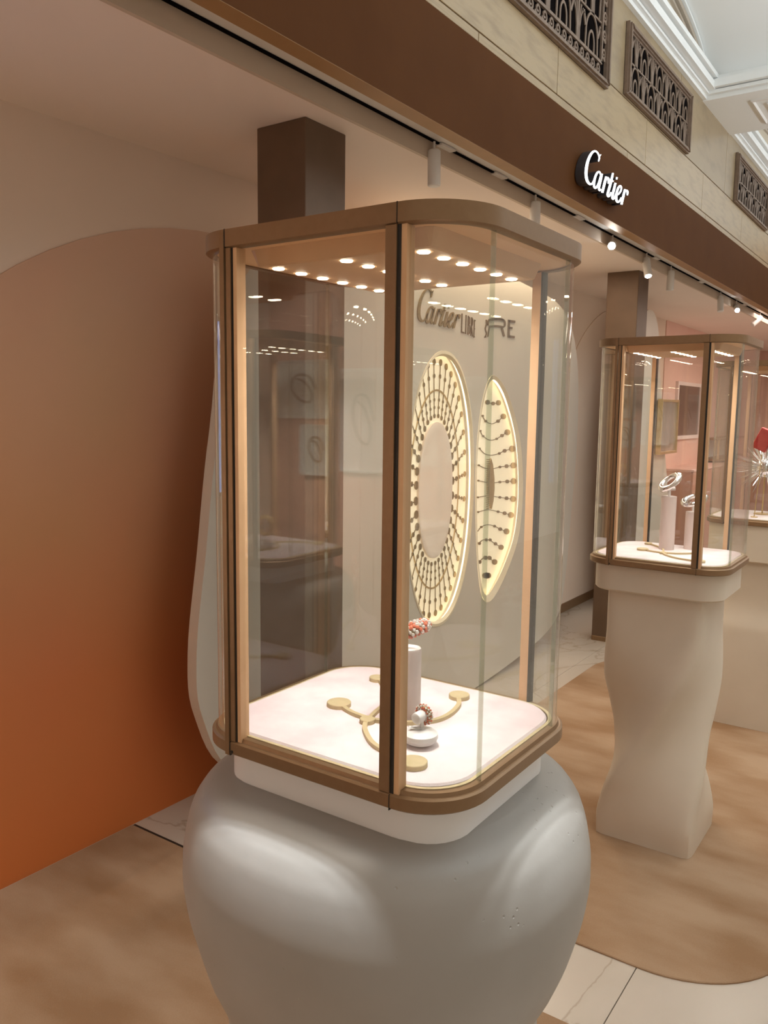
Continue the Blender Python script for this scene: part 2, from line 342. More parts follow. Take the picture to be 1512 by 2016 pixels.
# hall ceiling: cornice, lunette mouldings, vault cells and panelled beams
def beam(y0, y1):
    b = struct(MB().box((XF-.02, y0, 3.405), (3.2, y1, 4.6)).build('ceiling_beam', M['hall']), 'broad white ceiling beam with a sunken panel, crossing the hall', 'beam')
    for k, i in enumerate((.10, .19)):
        mb = MB(); mb.sweep(2.9, y1-y0-2*i, .004, [(0, 3.405), (0, 3.396), (.012, 3.393), (.02, 3.405)], (XF+.16+i*.8+1.45, (y0+y1)/2), 1); mb.build('panel_moulding', M['white'], b)
    for yy, s in ((y0, -1), (y1, 1)):
        mb = MB()
        for d, z0, z1 in ((.03, 3.405, 3.43), (.06, 3.43, 3.45), (.09, 3.455, 3.50), (.05, 3.50, 3.53)):
            mb.box((XF-.02, min(yy, yy+s*d), z0), (3.2, max(yy, yy+s*d), z1))
        mb.build('cornice_moulding', M['hall'], b)
    return b
beam(5.36, 6.02); beam(9.9, 10.56); beam(.82, 1.48)
for y0, y1, lb in ((1.48, 5.36, 'white stepped cornice above the first and second bronze grilles'), (6.02, 9.9, 'white stepped cornice above the far bronze grilles')):
    mb = MB()
    for d, z0, z1 in ((.022, 3.412, 3.432), (.04, 3.432, 3.445), (.075, 3.45, 3.49), (.055, 3.49, 3.50), (.09, 3.505, 3.53)):
        mb.box((XF-.01, y0, z0), (XF+d, y1, z1))
    struct(mb.build('trim_3', M['hall']), lb, 'cornice')
    yc = (y0+y1)/2; hw = (y1-y0)/2-.02; hh = .36
    arc = [(yc-hw*math.cos(PI*k/48), 3.50+hh*math.sin(PI*k/48)**.8) for k in range(49)]
    v = MB(); v.loft([[(XF-.03, y, z) for y, z in arc]+[(XF-.03, y, z+.05) for y, z in arc[::-1]], [(3.2, y, z) for y, z in arc]+[(3.2, y, z+.05) for y, z in arc[::-1]]])
    struct(v.build('ceiling_vault', M['hall'], smooth=True), 'white vaulted hall ceiling bay between beams, over '+('the near grilles' if y0 < 3 else 'the far grilles'), 'ceiling')
    for k, (o, wd, mk) in enumerate(((.012, .016, 'hall'), (.040, .028, 'hall_tan_dark'), (.075, .016, 'hall_tan_dark'))):
        mb = MB(); mb.ribbon([(y, z-o) for y, z in arc], wd, lambda a, b, d: (d, a, b), XF-.03, XF+.02-.012*k)
        struct(mb.build('trim_4', M[mk]), 'curved moulding round the lunette above the cornice', 'moulding')
    struct(MB().box((XF-.04, y0, 3.50), (XF-.03+.01, y1, 4.2)).build('wall_lunette', M['hall_tan']), 'tan lunette wall above the cornice', 'wall')

# ================================================================ COLUMNS
for y0, lb in ((2.0606, 'dark bronze square column behind the front display case'), (5.34, 'dark bronze square column behind the second display case')):
    t = empty('bronze_column', (-1.844, y0+.103, 0)); tag(t, lb, 'column', 'square bronze columns')
    MB().bevbox((-.103, -.103, .0), (.103, .103, ZC), .003).build('shaft', M['column'], t)
    mb = MB(); mb.sweep(.21, .21, .004, [(0, .0), (0, .03), (.004, .034), (.02, .034), (.02, .0)], (0, 0), 2); mb.build('base_trim', M['bronze'], t)

# ================================================================ LIGHT TRACK
YS = [-.9, .55, 2.72, 3.15, 4.02, 5.3, 6.4, 7.9, 9.4, 12.6]
tr = empty('lighting_track', (-1.628, 2.0, ZC+.06)); tag(tr, 'recessed white lighting track with black slots running under the brown fascia', 'lighting track')
mb = MB(); mb.box((-.0055, -3.1, -.004), (.0055, 10.8, .001)); mb.build('slot', M['black'], tr)
for y in YS:
    mb = MB(); mb.box((-.016, y-2.0-.05, -.007), (.016, y-2.0+.05, 0)); mb.build('track_connector', M['white'], tr)
def track_light(y, dirv, lit, lb):
    t = empty('track_spotlight', (-1.622, y, ZC+.055)); tag(t, lb, 'spotlight', 'white spotlights on the lighting track')
    MB().tube([(0, 0, 0), (0, 0, -.055)], .0045, 8).build('stem', M['white'], t)
    d = Vector(dirv).normalized(); a = Vector((0, 0, -.050)) - d*.02; b = a + d*.125
    MB().tube([a, a+d*.004, b-d*.003, b], [.020, .0235, .0235, .021], 20).build('housing', M['white'], t, smooth=True)
    MB().tube([b+d*.0003, b+d*.0012], [.0185, .0175], 20).build('lens', M['lens'] if lit else M['white'], t)
    if lit:
        p = Vector(t.location) + b + d*.01
        spot('track_spot_lamp', p, p+d, lit, (1.0, .90, .78), 45, .7, .02)
track_light(2.633, (.02, .0, -1), 0, 'white track spotlight hanging straight down, nearest above the front display case')
track_light(3.50, (.0, .02, -1), 0, 'white track spotlight half hidden by the top corner of the front display case')
track_light(4.50, (.28, -.85, -.22), 10, 'white track spotlight swung sideways with glowing lens, just right of the front display case top')
track_light(5.10, (.25, -.35, -.8), 10, 'glowing white track spotlight in front of the second bronze column')
track_light(5.62, (0, 0, -1), 0, 'white track spotlight hanging straight down right of the second bronze column')
track_light(7.00, (.1, -.2, -1), 0, 'far unlit white track spotlight left of a glowing one')
track_light(7.57, (.25, -.75, -.35), 12, 'farthest glowing white track spotlight above the second display case')
track_light(8.60, (-.5, -.6, -.6), 0, 'farthest tilted white track spotlight at the right edge')

# ================================================================ DISPLAY CASES
W, D, R, HC = .488, .434, .096, .782
SX = W/2-R
def display_case(loc):
    t = empty('display_case', loc)
    # base frame and top frame: swept bronze profiles
    mb = MB(); mb.sweep(W, D, R, [(.004, 0), (0, .003), (0, .020), (.003, .0225), (.006, .0225), (.008, .028), (.024, .028), (.024, .0)], n=12); mb.build('base_frame', M['bronze'], t, smooth=True)
    mb = MB(); mb.sweep(W, D, R, [(.0, HC), (0, HC-.024), (.003, HC-.026), (.016, HC-.026), (.016, HC-.012), (.016, HC)], n=12); mb.build('top_frame', M['bronze'], t, smooth=True)
    mb = MB(); mb.sweep(W-.02, D-.02, R-.01, [(0, HC-.006), (0, HC-.001)], n=10, closed=False); mb.build('roof_plate', M['bronze'], t)
    mb = MB(); mb.sweep(W-.03, D-.03, R-.015, [(0, HC-.0235), (0, HC-.0065)], n=10, closed=False); mb.build('roof_lining', M['lining'], t)
    # light box with chamfered edge
    mb = MB(); mb.sweep(.300, .310, .004, [(-.010, HC-.0236), (0, HC-.046), (.004, HC-.0475)], (.018, -.012), 2, closed=False); lbx = mb.build('light_box', M['copper'], t)
    disc = None
    for x in (.142, .016, -.110):
        for k in range(6):
            p = (x, -.145+.0515*k, HC-.0478)
            if disc is None: disc = MB().lathe([(.0078, -.0012), (.0088, 0), (.0088, .001)], n=16).build('led_light', M['led'], lbx, loc=p)
            else: link('led_light', disc.data, lbx, p)
    # pad
    mb = MB(); mb.sweep(W-.048, D-.048, R-.018, [(0, .002), (0, .029), (.003, .032)], n=10, closed=False); mb.build('display_pad', M['pad'], t)
    mb = MB(); mb.sweep(W-.036, D-.036, R-.018, [(0, .0281), (0, .0295), (.0055, .0295), (.0055, .0281)], n=12); mb.build('inner_trim', M['gold_flat'], t, smooth=True)
    # glass: four flat panes, four bent corner panes
    g0, g1, z0, z1 = .010, .016, .024, HC-.020
    for k, (a, b) in enumerate((((-SX, -D/2+g0, z0), (SX, -D/2+g1, z1)), ((-SX, D/2-g1, z0), (SX, D/2-g0, z1)))):
        MB().box(a, b).build('glass_pane', M['glass'], t)
    SY = D/2-R
    for a, b in (((W/2-g1, -SY+.001, z0), (W/2-g0, SY-.001, z1)), ((-W/2+g0, -SY+.001, z0), (-W/2+g1, SY-.001, z1))):
        MB().box(a, b).build('glass_pane', M['glass'], t)
    for sx, sy, a0 in ((1, 1, 0), (-1, 1, 90), (-1, -1, 180), (1, -1, 270)):
        L = []
        for r in (R-g0, R-g1):
            aa = [math.radians(a0+90*k/14) for k in range(15)]
            if r == R-g1: aa = aa[::-1]
            L += [(sx*SX+r*math.cos(a), sy*SY+r*math.sin(a)) for a in aa]
        mb = MB(); mb.loft([[(x, y, z) for x, y in L] for z in (z0, z1)]); mb.build('bent_glass_corner', M['glass'], t, smooth=True)
        xe = sx*(W/2-g0+.0003); xi = sx*(W/2-g1-.0003)
        MB().box((min(xe, xi), sy*SY-.0012, z0), (max(xe, xi), sy*SY+.0012, z1)).build('glass_joint', M['glass_edge'], t)
    # posts on the front: door stile, dark gap, inner post
    zf0, zf1 = .003, HC-.0262
    fy = -D/2
    for s in (-1, 1):
        x = s*SX
        wd = .0165 if s > 0 else .009
        st = MB(); st.box((x-s*.001-(wd if s > 0 else 0), fy+.001, zf0+.020), (x-s*.001+(0 if s > 0 else wd), fy+.010, zf1)); st.build('door_stile', M['bronze'], t)
        if s < 0: MB().box((x-.0095, fy-.001, .0), (x-.0012, fy+.010, HC-.001)).build('post_cover', M['bronze'], t)
        gp = (x-.001, x+.0045) if s > 0 else (x+.008, x+.0125)
        MB().box((gp[0], fy+.003, .022), (gp[1], fy+.020, zf1)).build('gap_seal', M['bronze_dark'], t)
        ip = (x+.0045, x+.0125) if s > 0 else (x+.0125, x+.0195)
        MB().box((ip[0], fy+.004, .022), (ip[1], fy+.022, zf1)).build('inner_post', M['copper'], t)
        by = D/2
        MB().box((x-.010, by-.018, .022), (x+.006, by-.002, zf1)).build('back_post', M['copper'], t)
        MB().box((x+.006, by-.020, .022), (x+.0095, by-.002, zf1)).build('gap_seal', M['bronze_dark'], t)
        # butt seams in the bronze frames
        for zz in ((-.0005, .0215), (HC-.0255, HC+.0005)):
            MB().box((x-.0005, fy-.0006, zz[0]), (x+.0005, fy+.004, zz[1])).build('frame_seam', M['bronze_dark'], t)
    MB().tube([(-SX+.004, fy-.0008, .006), (-SX+.004, fy+.003, .006)], .0025, 10).build('lock', M['bronze_dark'], t)
    return t
ZB = 1.02
C1 = (-.7297, 1.0778); C2 = (-.816, 2.9954); C3 = (-.75, 4.42)
case = display_case((C1[0], C1[1], ZB))
tag(case, 'large bronze framed glass display case in front with coral bracelets', 'display case', 'glass display cases on pedestals')
def case_light(c, p, z=ZB+HC-.0495):
    area('case_lamp', (c[0]+.018, c[1]-.012, z), (c[0]+.018, c[1]-.012, 0), .27, .28, p, (1.0, .95, .91), 130)
case_light(C1, 2.5)
c2 = copy_tree(case); c2.location = (C2[0], C2[1], ZB); tag(c2, 'second bronze framed glass display case holding silver bracelets on pale risers'); case_light(C2, 1.9)
c3 = copy_tree(case); c3.location = (C3[0], C3[1], ZB); tag(c3, 'far display case cut by the right edge, with a spiky silver piece inside'); case_light(C3, 1.9)

# ---------------------------------------------------------------- pedestals
def cap(t, mtl, z0=.945, wi=.028):
    mb = MB(); mb.sweep(W-2*wi, D-2*wi, R-wi*.5, [(.006, z0), (0, z0+.006), (0, ZB-.0005)], n=10, closed=False); mb.build('cap', mtl, t, smooth=True)
def super_loop(hx, hy, n, rot, z, k=72):
    L = []
    for q in range(k):
        a = 2*PI*q/k; ca, sa = math.cos(a), math.sin(a)
        r = (abs(ca)**n+abs(sa)**n)**(-1/n); x, y = hx*r*ca, hy*r*sa
        L.append((x*math.cos(rot)-y*math.sin(rot), x*math.sin(rot)+y*math.cos(rot), z))
    return L
def interp(tab, z):
    # smooth interpolation in a table of (z, value)
    for (a, va), (b, vb) in zip(tab, tab[1:]):
        if a <= z <= b:
            t = (z-a)/(b-a); t = t*t*(3-2*t); return va+(vb-va)*t
    return tab[-1][1] if z > tab[-1][0] else tab[0][1]
def catmull_tab(tab, z):
    zs = [a for a, _ in tab]
    for i in range(len(tab)-1):
        if zs[i] <= z <= zs[i+1]:
            t = (z-zs[i])/(zs[i+1]-zs[i]); p = [tab[max(i-1, 0)][1], tab[i][1], tab[i+1][1], tab[min(i+2, len(tab)-1)][1]]
            a, b, c, d = p; return .5*((2*b)+(-a+c)*t+(2*a-5*b+4*c-d)*t*t+(-a+3*b-3*c+d)*t**3)
    return tab[-1][1]
t = empty('display_pedestal', (*C1, .0062)); tag(t, 'rounded bulging white plaster pedestal under the large front display case', 'pedestal', 'sculpted pedestals')
RZ = [(0, .30), (.12, .305), (.26, .295), (.40, .272), (.50, .258), (.56, .258), (.62, .276), (.70, .305), (.78, .324), (.84, .327), (.885, .320), (.92, .308), (.945, .290), (.957, .268), (.965, .235)]
loops = []
for k in range(61):
    z = .965*(1-(1-k/60)**1.6); r = catmull_tab(RZ, z); n = interp([(0, 4.0), (.45, 3.0), (.72, 2.15), (.85, 2.15), (.965, 2.25)], z)
    # keep the diagonal and side silhouettes near r whatever the exponent
    s = r*(1.0 if n < 2.3 else 2.3/n*.35+.65)
    loops.append(super_loop(s, s, n, 0, max(z-.006, 0)))
mb = MB(); mb.loft(loops); mb.build('body', M['plaster'], t, smooth=True)
cap(t, M['cap_lit']); kids(t)[-1].location.z = -.0062
t = empty('display_pedestal', (*C2, .0062)); tag(t, 'twisted cream pedestal with square foot under the second display case', 'pedestal', 'sculpted pedestals')
loops = []
SZ = [(0, .174), (.10, .176), (.22, .165), (.32, .150), (.40, .143), (.50, .149), (.60, .163), (.70, .171), (.80, .172), (.95, .171)]
for k in range(71):
    z = .95*k/70; s = catmull_tab(SZ, z); rot = interp([(0, -PI/2), (.10, -PI/2), (.42, -PI/4), (.74, 0), (.95, 0)], z); rot = interp([(0.06, -PI/2), (.80, 0)], z)
    n = interp([(0, 14), (.15, 8), (.40, 6), (.65, 8), (.95, 10)], z)
    loops.append(super_loop(s, s, n, rot, max(z-.004, 0)))
mb = MB(); mb.loft(loops); mb.build('body', M['plaster2'], t, smooth=True)
cap(t, M['plaster2'], .925, .02); kids(t)[-1].location.z = -.0062
t = empty('display_pedestal', (*C3, .0062)); tag(t, 'cream waisted pedestal under the far display case at the right edge', 'pedestal', 'sculpted pedestals')
loops = []
for k in range(51):
    z = .95*k/50; s = catmull_tab([(0, .19), (.3, .19), (.50, .185), (.56, .165), (.62, .155), (.70, .165), (.80, .185), (.95, .19)], z)
    loops.append(super_loop(s, s*.93, 8, 0, z))
mb = MB(); mb.loft(loops); mb.build('body', M['plaster2'], t, smooth=True)
cap(t, M['plaster2'], .84, .012); kids(t)[-1].location.z = -.0062

# ---------------------------------------------------------------- contents of the front case
ZP = ZB+.032
def flat_path(pts, wd, zb=ZP, h=.006, n=8):
    P = smooth_path(pts, n); mb = MB(); mb.ribbon(P, wd, ID, zb, zb+h); return mb
def path_ornament(dx, dy, label, f=lambda x, y: (x, y)):
    t = empty('gold_path_ornament', (C1[0]+dx, C1[1]+dy, ZP)); tag(t, label, 'ornament', 'gold branch ornaments on the pads')
    q = lambda pts: [(f(x, y)[0]-C1[0], f(x, y)[1]-C1[1]) for x, y in pts]
    for pts, wd in (([(-.808, 1.053), (-.777, 1.040), (-.737, 1.036), (-.698, 1.047), (-.670, 1.068), (-.650, 1.096), (-.646, 1.132), (-.655, 1.176), (-.672, 1.205)], .0075),
                    ([(-.738, 1.026), (-.722, .998), (-.686, .964), (-.655, .948), (-.625, .940), (-.600, .937)], .0075),
                    ([(-.738, 1.028), (-.748, 1.062), (-.758, 1.100), (-.785, 1.150), (-.838, 1.203)], .0065)):
        flat_path(q(pts), wd, 0, .006).build('curved_bar', M['gold_flat'], t)
    for x, y, r in ((-.821, 1.060, .0205), (-.676, 1.215, .018), (-.592, .936, .0205), (-.845, 1.205, .014), (-.738, 1.027, .0125)):
        px, py = q([(x, y)])[0]
        mb = MB(); mb.lathe([(r, 0), (r, .0065), (r-.001, .0075)], (px, py, 0), 28); mb.build('disc', M['gold_flat'], t, smooth=True)
    return t
path_ornament(0, 0, 'flat gold branching ornament with discs on the pink pad of the front case')
t = tag(empty('display_riser', (-.702, 1.091, ZP)), 'tall pale pink cylinder riser in the front display case', 'riser')
MB().lathe([(.0205, 0), (.0205, .113), (.0195, .1145)], n=36).build('body', M['riser'], t, smooth=True)
MB().lathe([(.0194, .1146), (.0194, .1152)], n=36).build('top_plate', M['porcelain'], t)
def bead_ring(t, c, Rr, rr_, axis, rows=7, nn=26, seed=1):
    random.seed(seed)
    ax = Vector(axis).normalized(); x = ax.orthogonal().normalized(); y = ax.cross(x)
    core = MB(); core.tube([Vector(c)+x*(Rr*math.cos(2*PI*k/28))+y*(Rr*math.sin(2*PI*k/28)) for k in range(28)], rr_*.8, 8, closed=True); core.build('core', M['gold_old'], t, smooth=True)
    A, B = MB(), MB()
    for k in range(nn):
        for j in range(rows):
            a = 2*PI*(k+.5*(j % 2))/nn; b = 2*PI*j/rows + a*1.5
            rad = x*math.cos(a)+y*math.sin(a)
            p = Vector(c) + rad*Rr + (rad*math.cos(b)+ax*math.sin(b))*rr_*.85
            (A if random.random() < .52 else B).ball(p, rr_*random.uniform(.30, .44), n=7, k=4)
    o = A.build('coral_beads', M['coral'], t, smooth=True); o['kind'] = 'stuff'
    o = B.build('silver_beads', M['beadsilver'], t, smooth=True); o['kind'] = 'stuff'
view = Vector((-.55, .835, 0))
t = tag(empty('beaded_bracelet', (0, 0, 0)), 'coral and silver beaded bracelet held level above the tall pale riser', 'bracelet', 'coral bracelets')
br_c = Vector((-.705, 1.088, ZP+.1152+.028)); vd = (br_c-CAM).normalized(); up = Matrix.Rotation(math.radians(-19), 3, vd) @ (Vector((0, 0, 1))-vd*vd.z).normalized()
up = (up-vd*.12).normalized()
t.location = br_c
bead_ring(t, (0, 0, 0), .032, .0088, up, 8, 34, 3)
t = tag(empty('bracelet_stand', (-.702, 1.091, ZP+.1152)), 'small white T stand on top of the tall pale riser', 'stand')
MB().tube([(-.008, -.008, 0), (-.008, -.008, .012), (-.010, -.010, .018)], .0035, 10).build('stem', M['porcelain'], t, smooth=True)
MB().tube([(-.030, -.022, .017), (.010, .002, .022)], .004, 10).build('crossbar', M['porcelain'], t, smooth=True)
pc = Vector((-.624, 1.005, ZP))
t = tag(empty('pebble_stand', pc), 'white pebble shaped bracelet stand on the pink pad near the front', 'stand')
MB().lathe([(.004, 0), (.014, .001), (.0225, .005), (.0272, .012), (.0262, .018), (.020, .0225), (.010, .0245), (.002, .025)], n=36).build('pebble', M['porcelain'], t, smooth=True)
MB().tube([(0, .004, .022), (0, .004, .036)], .0032, 10).build('neck', M['porcelain'], t, smooth=True)
ha = Vector((-.10, -.97, -.08)).normalized(); hc = Vector((-.001, .004, .043))
MB().tube([hc-ha*.014, hc+ha*.010, hc+ha*.0135, hc+ha*.0145], [.0088, .0088, .0085, .0072], 24).build('holder', M['porcelain'], t, smooth=True)
t = tag(empty('beaded_bracelet', pc+hc-ha*.006), 'coral and silver bracelet looped round the pebble stand', 'bracelet', 'coral bracelets')
bead_ring(t, (0, 0, 0), .0118, .0042, ha, 6, 22, 5)
mb = MB(); mb.ribbon([(-.012, -.006), (-.004, .0), (.004, .004)], [.007, .008, .006], lambda u, v, d: (u, v, d+abs(u)*.25), 0, .0006)
o = tag(mb.build('price_tag', M['card']), 'tiny pale grey price tag lying on the white pebble stand', 'tag'); o.location = pc+Vector((0, -.006, .0248))

# ---------------------------------------------------------------- contents of the second case
path_ornament(C2[0]-C1[0], C2[1]-C1[1], 'flat gold branching ornament on the pink pad of the second case')
def puffy_bracelet(loc, ang, label, Rr=.0335, rr_=.0092):
    t = tag(empty('puffed_bracelet', loc), label, 'bracelet', 'silver bracelets in the second case')
    vd = (Vector(loc)-CAM).normalized(); rt = vd.cross(Vector((0, 0, 1))).normalized(); uv = rt.cross(vd); a0 = math.radians(ang)
    x = rt*math.cos(a0)+uv*math.sin(a0); pp = uv*math.cos(a0)-rt*math.sin(a0); ax = (pp*.88-vd*.47).normalized(); y = ax.cross(x); P = []; rad = []
    for k in range(48):
        a = 2*PI*(k+.5)/48; P.append(x*(Rr*1.08*math.cos(a))+y*(Rr*.92*math.sin(a))); rad.append(rr_*(1.0+.30*math.cos(a)**2))
    MB().tube(P, rad, 14, closed=True).build('band', M['chrome'], t, smooth=True)
    MB().tube([x*(Rr*1.02)+y*.014, x*(Rr*1.16), x*(Rr*1.02)-y*.014], [.006, .0125, .006], 12).build('clasp', M['silver'], t, smooth=True)
    return t
def riser(px, py, h, r, label, axis, blabel):
    t = tag(empty('display_riser', (px, py, ZP)), label, 'riser')
    MB().lathe([(r, 0), (r, h), (r-.001, h+.001)], n=32).build('body', M['riser'], t, smooth=True)
    s = tag(empty('bracelet_stand', (px, py, ZP+h+.001)), 'white T stand on the '+('taller' if h > .17 else 'shorter')+' riser of the second case', 'stand')
    MB().tube([(0, 0, 0), (0, 0, .026)], .005, 10).build('stem', M['porcelain'], s, smooth=True)
    MB().tube([(-.020, -.004, .024), (.020, .004, .028)], .006, 10).build('crossbar', M['porcelain'], s, smooth=True)
    puffy_bracelet((px, py, ZP+h+(.052 if h > .17 else .044)), axis, blabel)
p = at_z(1313, 1083, ZP); riser(p.x-.008, p.y+.02, .196, .027, 'taller pale riser in the second display case', 40, 'chrome silver puffed bracelet tilted on the taller riser')
p = at_z(1358, 1082, ZP); riser(p.x, p.y+.02, .138, .027, 'shorter pale riser in the second display case', 17, 'chrome silver puffed bracelet on the shorter riser')

# ---------------------------------------------------------------- contents of the far case
t = tag(empty('spiky_sculpture', (C3[0]-.02, C3[1]+.04, ZP)), 'spiky silver starburst sculpture in the far display case', 'sculpture')
cpt = Vector((.0, 0, .235)); random.seed(11)
sp = None
for k in range(230):
    z = random.uniform(-.75, .95); a = random.uniform(0, 2*PI); r = math.sqrt(1-z*z)
    d = Vector((r*math.cos(a), r*math.sin(a)*.8, z)); Lh = random.uniform(.115, .155)
    if sp is None: sp = MB().tube([(0, 0, .02), (0, 0, .9), (0, 0, 1)], [.0021, .0017, .0006], 6).build('spike', M['silver'], t, smooth=True)
    else: sp = link('spike', sp.data, t)
    sp.location = cpt; sp.rotation_euler = d.to_track_quat('Z', 'Y').to_euler(); sp.scale = (1, 1, Lh)
MB().ball(cpt, .05, n=16, k=10).build('core', M['chrome'], t, smooth=True)
MB().tube([(.0, 0, .0), (.0, 0, .2)], .0035, 8).build('rod', M['gold'], t)
MB().lathe([(.04, 0), (.04, .004), (.038, .005)], n=24).build('foot', M['gold'], t)
pb = at_y(1504, 866, 4.30)
t = tag(empty('red_box', (pb.x, pb.y, ZP)), 'tilted red leather box on a slim gold rod in the far display case', 'box')
o = MB().bevbox((-.034, -.018, -.052), (.034, .018, .052), .004).build('case', M['red'], t); o.location = (0, 0, pb.z-ZP); o.rotation_euler = (0, .42, 0)
MB().tube([(-.02, 0, .0), (-.004, 0, pb.z-ZP-.05)], .0022, 8).build('rod', M['gold'], t)
MB().lathe([(.016, 0), (.016, .003), (.015, .004)], (-.02, 0, 0), 18).build('foot', M['gold'], t)

# ================================================================ SIGN LETTERING (script strokes traced in sign units)
STROKES = {
 'C': [([(628, 410), (645, 330), (628, 260), (590, 205), (548, 190), (500, 215), (448, 290), (405, 395), (376, 520), (364, 640), (370, 750), (398, 840), (448, 892), (492, 880), (530, 815), (552, 750)], [22, 36, 34, 36, 42, 50, 58, 62, 66, 66, 64, 58, 46, 40, 36, 30]), ([(640, 300), (662, 280), (680, 262)], [40, 30, 14])],
 'a': [([(672, 690), (655, 640), (625, 632), (590, 668), (558, 745), (536, 840), (534, 930), (556, 972), (588, 955), (626, 880), (660, 770), (680, 700)], [34, 38, 42, 46, 50, 52, 50, 46, 42, 38, 36, 34]), ([(700, 670), (676, 790), (650, 900), (638, 985), (655, 1022), (684, 1000)], [50, 54, 54, 50, 44, 28])],
 'r1': [([(792, 730), (768, 830), (738, 950), (708, 1072)], [46, 56, 56, 54]), ([(750, 890), (782, 800), (812, 758), (840, 785), (834, 880)], [26, 32, 44, 50, 26])],
 't': [([(936, 656), (908, 780), (876, 910), (842, 1030), (822, 1110), (838, 1152), (868, 1130), (896, 1062)], [40, 52, 56, 56, 54, 44, 36, 26]), ([(848, 812), (896, 808), (948, 834)], [26, 30, 26])],
 'i': [([(988, 866), (962, 980), (936, 1090), (922, 1170), (938, 1206), (966, 1180), (996, 1100)], [46, 54, 54, 52, 42, 34, 24]), ([(1020, 745), (1012, 790)], [40, 36])],
 'e': [([(1010, 1130), (1062, 1096), (1104, 1030), (1112, 960), (1088, 930), (1052, 966), (1022, 1050), (1006, 1140), (1010, 1230), (1038, 1272), (1074, 1252), (1112, 1176)], [26, 34, 38, 38, 40, 46, 52, 54, 52, 44, 36, 26])],
 'r2': [([(1192, 1000), (1166, 1110), (1136, 1230), (1116, 1325)], [46, 54, 54, 52]), ([(1150, 1150), (1184, 1070), (1214, 1028), (1246, 1056), (1240, 1130)], [24, 32, 44, 48, 26])],
}
def sign_px(u, v): return (1120+u/10.8, 280+v/10.8)
def letter_mb(strokes, fn, d0, d1, side_mi=0, face_mi=1, n=7):
    mb = MB()
    for pts, wd in strokes:
        P = smooth_path([(x, y, q) for (x, y), q in zip(pts, wd)], n)
        mb.ribbon([(a, b) for a, b, _ in P], [c for _, _, c in P], fn, d0, d1)
        if face_mi is not None:
            mb.cur = face_mi; e = d1+(.0006 if d1 > d0 else -.0006)
            mb.ribbon([(a, b) for a, b, _ in P], [c*.96 for _, _, c in P], fn, d1+.0001, e); mb.cur = 0
    return mb
XS = XF+.045
sg = tag(empty('illuminated_sign', (XF, 3.8, ZF+.12)), 'glowing white script shop sign on the brown fascia', 'sign')
def sign_fn(u, v, d): q = at_x(*sign_px(u, v), XS); return (d-XF, q.y-3.8, q.z-(ZF+.12))
for k, st in STROKES.items():
    letter_mb([(p_, [x*.92 for x in w_]) for p_, w_ in st], sign_fn, XF+.004, XS).build('letter_'+k[0].lower(), [M['sign_side'], M['sign']], sg)

# ================================================================ LIBRE PANEL
XP = -2.10
pn = tag(empty('display_screen', (XP, 3.6, .0)), 'large pebble shaped ivory screen with gold lettering, a lit oval niche and its glass-bent image, behind the front case', 'screen panel')
def zl(y, z): return (y-3.6, z)
EC, EA, EB = (3.545, 1.148), .328, .690
def ell(t, n=72, sq=2.15):
    L = []
    for k in range(n):
        a = 2*PI*k/n; c_, s_ = math.cos(a), math.sin(a); L.append((EC[0]+EA*t*abs(c_)**(2/sq)*(1 if c_ >= 0 else -1), EC[1]+EB*t*abs(s_)**(2/sq)*(1 if s_ >= 0 else -1)))
    return L
g2 = lambda cx, cy: (780+cx*370/1066, 560+cy*700/2016)
LOUT = [(550, 515), (600, 560), (648, 665), (697, 850), (716, 1050), (714, 1250), (688, 1450), (622, 1640), (555, 1770), (510, 1800), (478, 1740), (458, 1560), (450, 1300), (450, 1050), (462, 850), (484, 680), (515, 560)]
LIN = [(552, 540), (590, 580), (630, 675), (674, 850), (692, 1050), (690, 1250), (664, 1440), (600, 1620), (540, 1735), (508, 1760), (484, 1700), (466, 1540), (458, 1300), (458, 1050), (470, 860), (490, 700), (520, 580)]
def px_loop(L, x): return [(at_x(*g2(*q), x).y, at_x(*g2(*q), x).z) for q in smooth_path(L, 5, closed=True)]
OUT = [(2.02, 1.468), (1.955, 1.05), (1.905, .70), (1.93, .46), (2.10, .20), (2.6, .05), (3.6, .0), (4.5, .05), (5.05, .16), (5.20, .40), (5.27, .9), (5.32, 1.4), (5.26, 1.9), (5.02, 2.18), (4.5, 2.27), (3.6, 2.30), (2.6, 2.24), (2.15, 2.0)]
OUT = smooth_path(OUT, 6, closed=True)
nl = px_loop(LOUT, XP); nl_in = px_loop(LIN, XP-.012)
def panel_board():
    # filled outline, open for the oval niche and its lens shaped image
    bm = bmesh.new(); edges = []
    for L in (OUT, ell(1.0), nl):
        vs = [bm.verts.new((0, y-3.6, z)) for y, z in L]
        edges += [bm.edges.new((vs[i], vs[(i+1) % len(vs)])) for i in range(len(vs))]
    r = bmesh.ops.triangle_fill(bm, use_beauty=True, use_dissolve=False, edges=edges)
    faces = list(bm.faces)
    ex = bmesh.ops.extrude_face_region(bm, geom=faces)
    for v in [g for g in ex['geom'] if isinstance(g, bmesh.types.BMVert)]: v.co.x -= .045
    bmesh.ops.recalc_face_normals(bm, faces=bm.faces)
    me = bpy.data.meshes.new('board'); bm.to_mesh(me); bm.free(); me.materials.append(M['panel'])
    return link('board', me, pn)
panel_board()
P3 = lambda u, v, d: (d-XP, u-3.6, v)
def ringfill(La, Lb, xa, xb, name, mtl, parent):
    n = len(La); mb = MB(); mb.add([P3(*p, xa) for p in La]+[P3(*p, xb) for p in Lb], [(i, (i+1) % n, n+(i+1) % n, n+i) for i in range(n)]); return mb.build(name, mtl, parent, smooth=True)
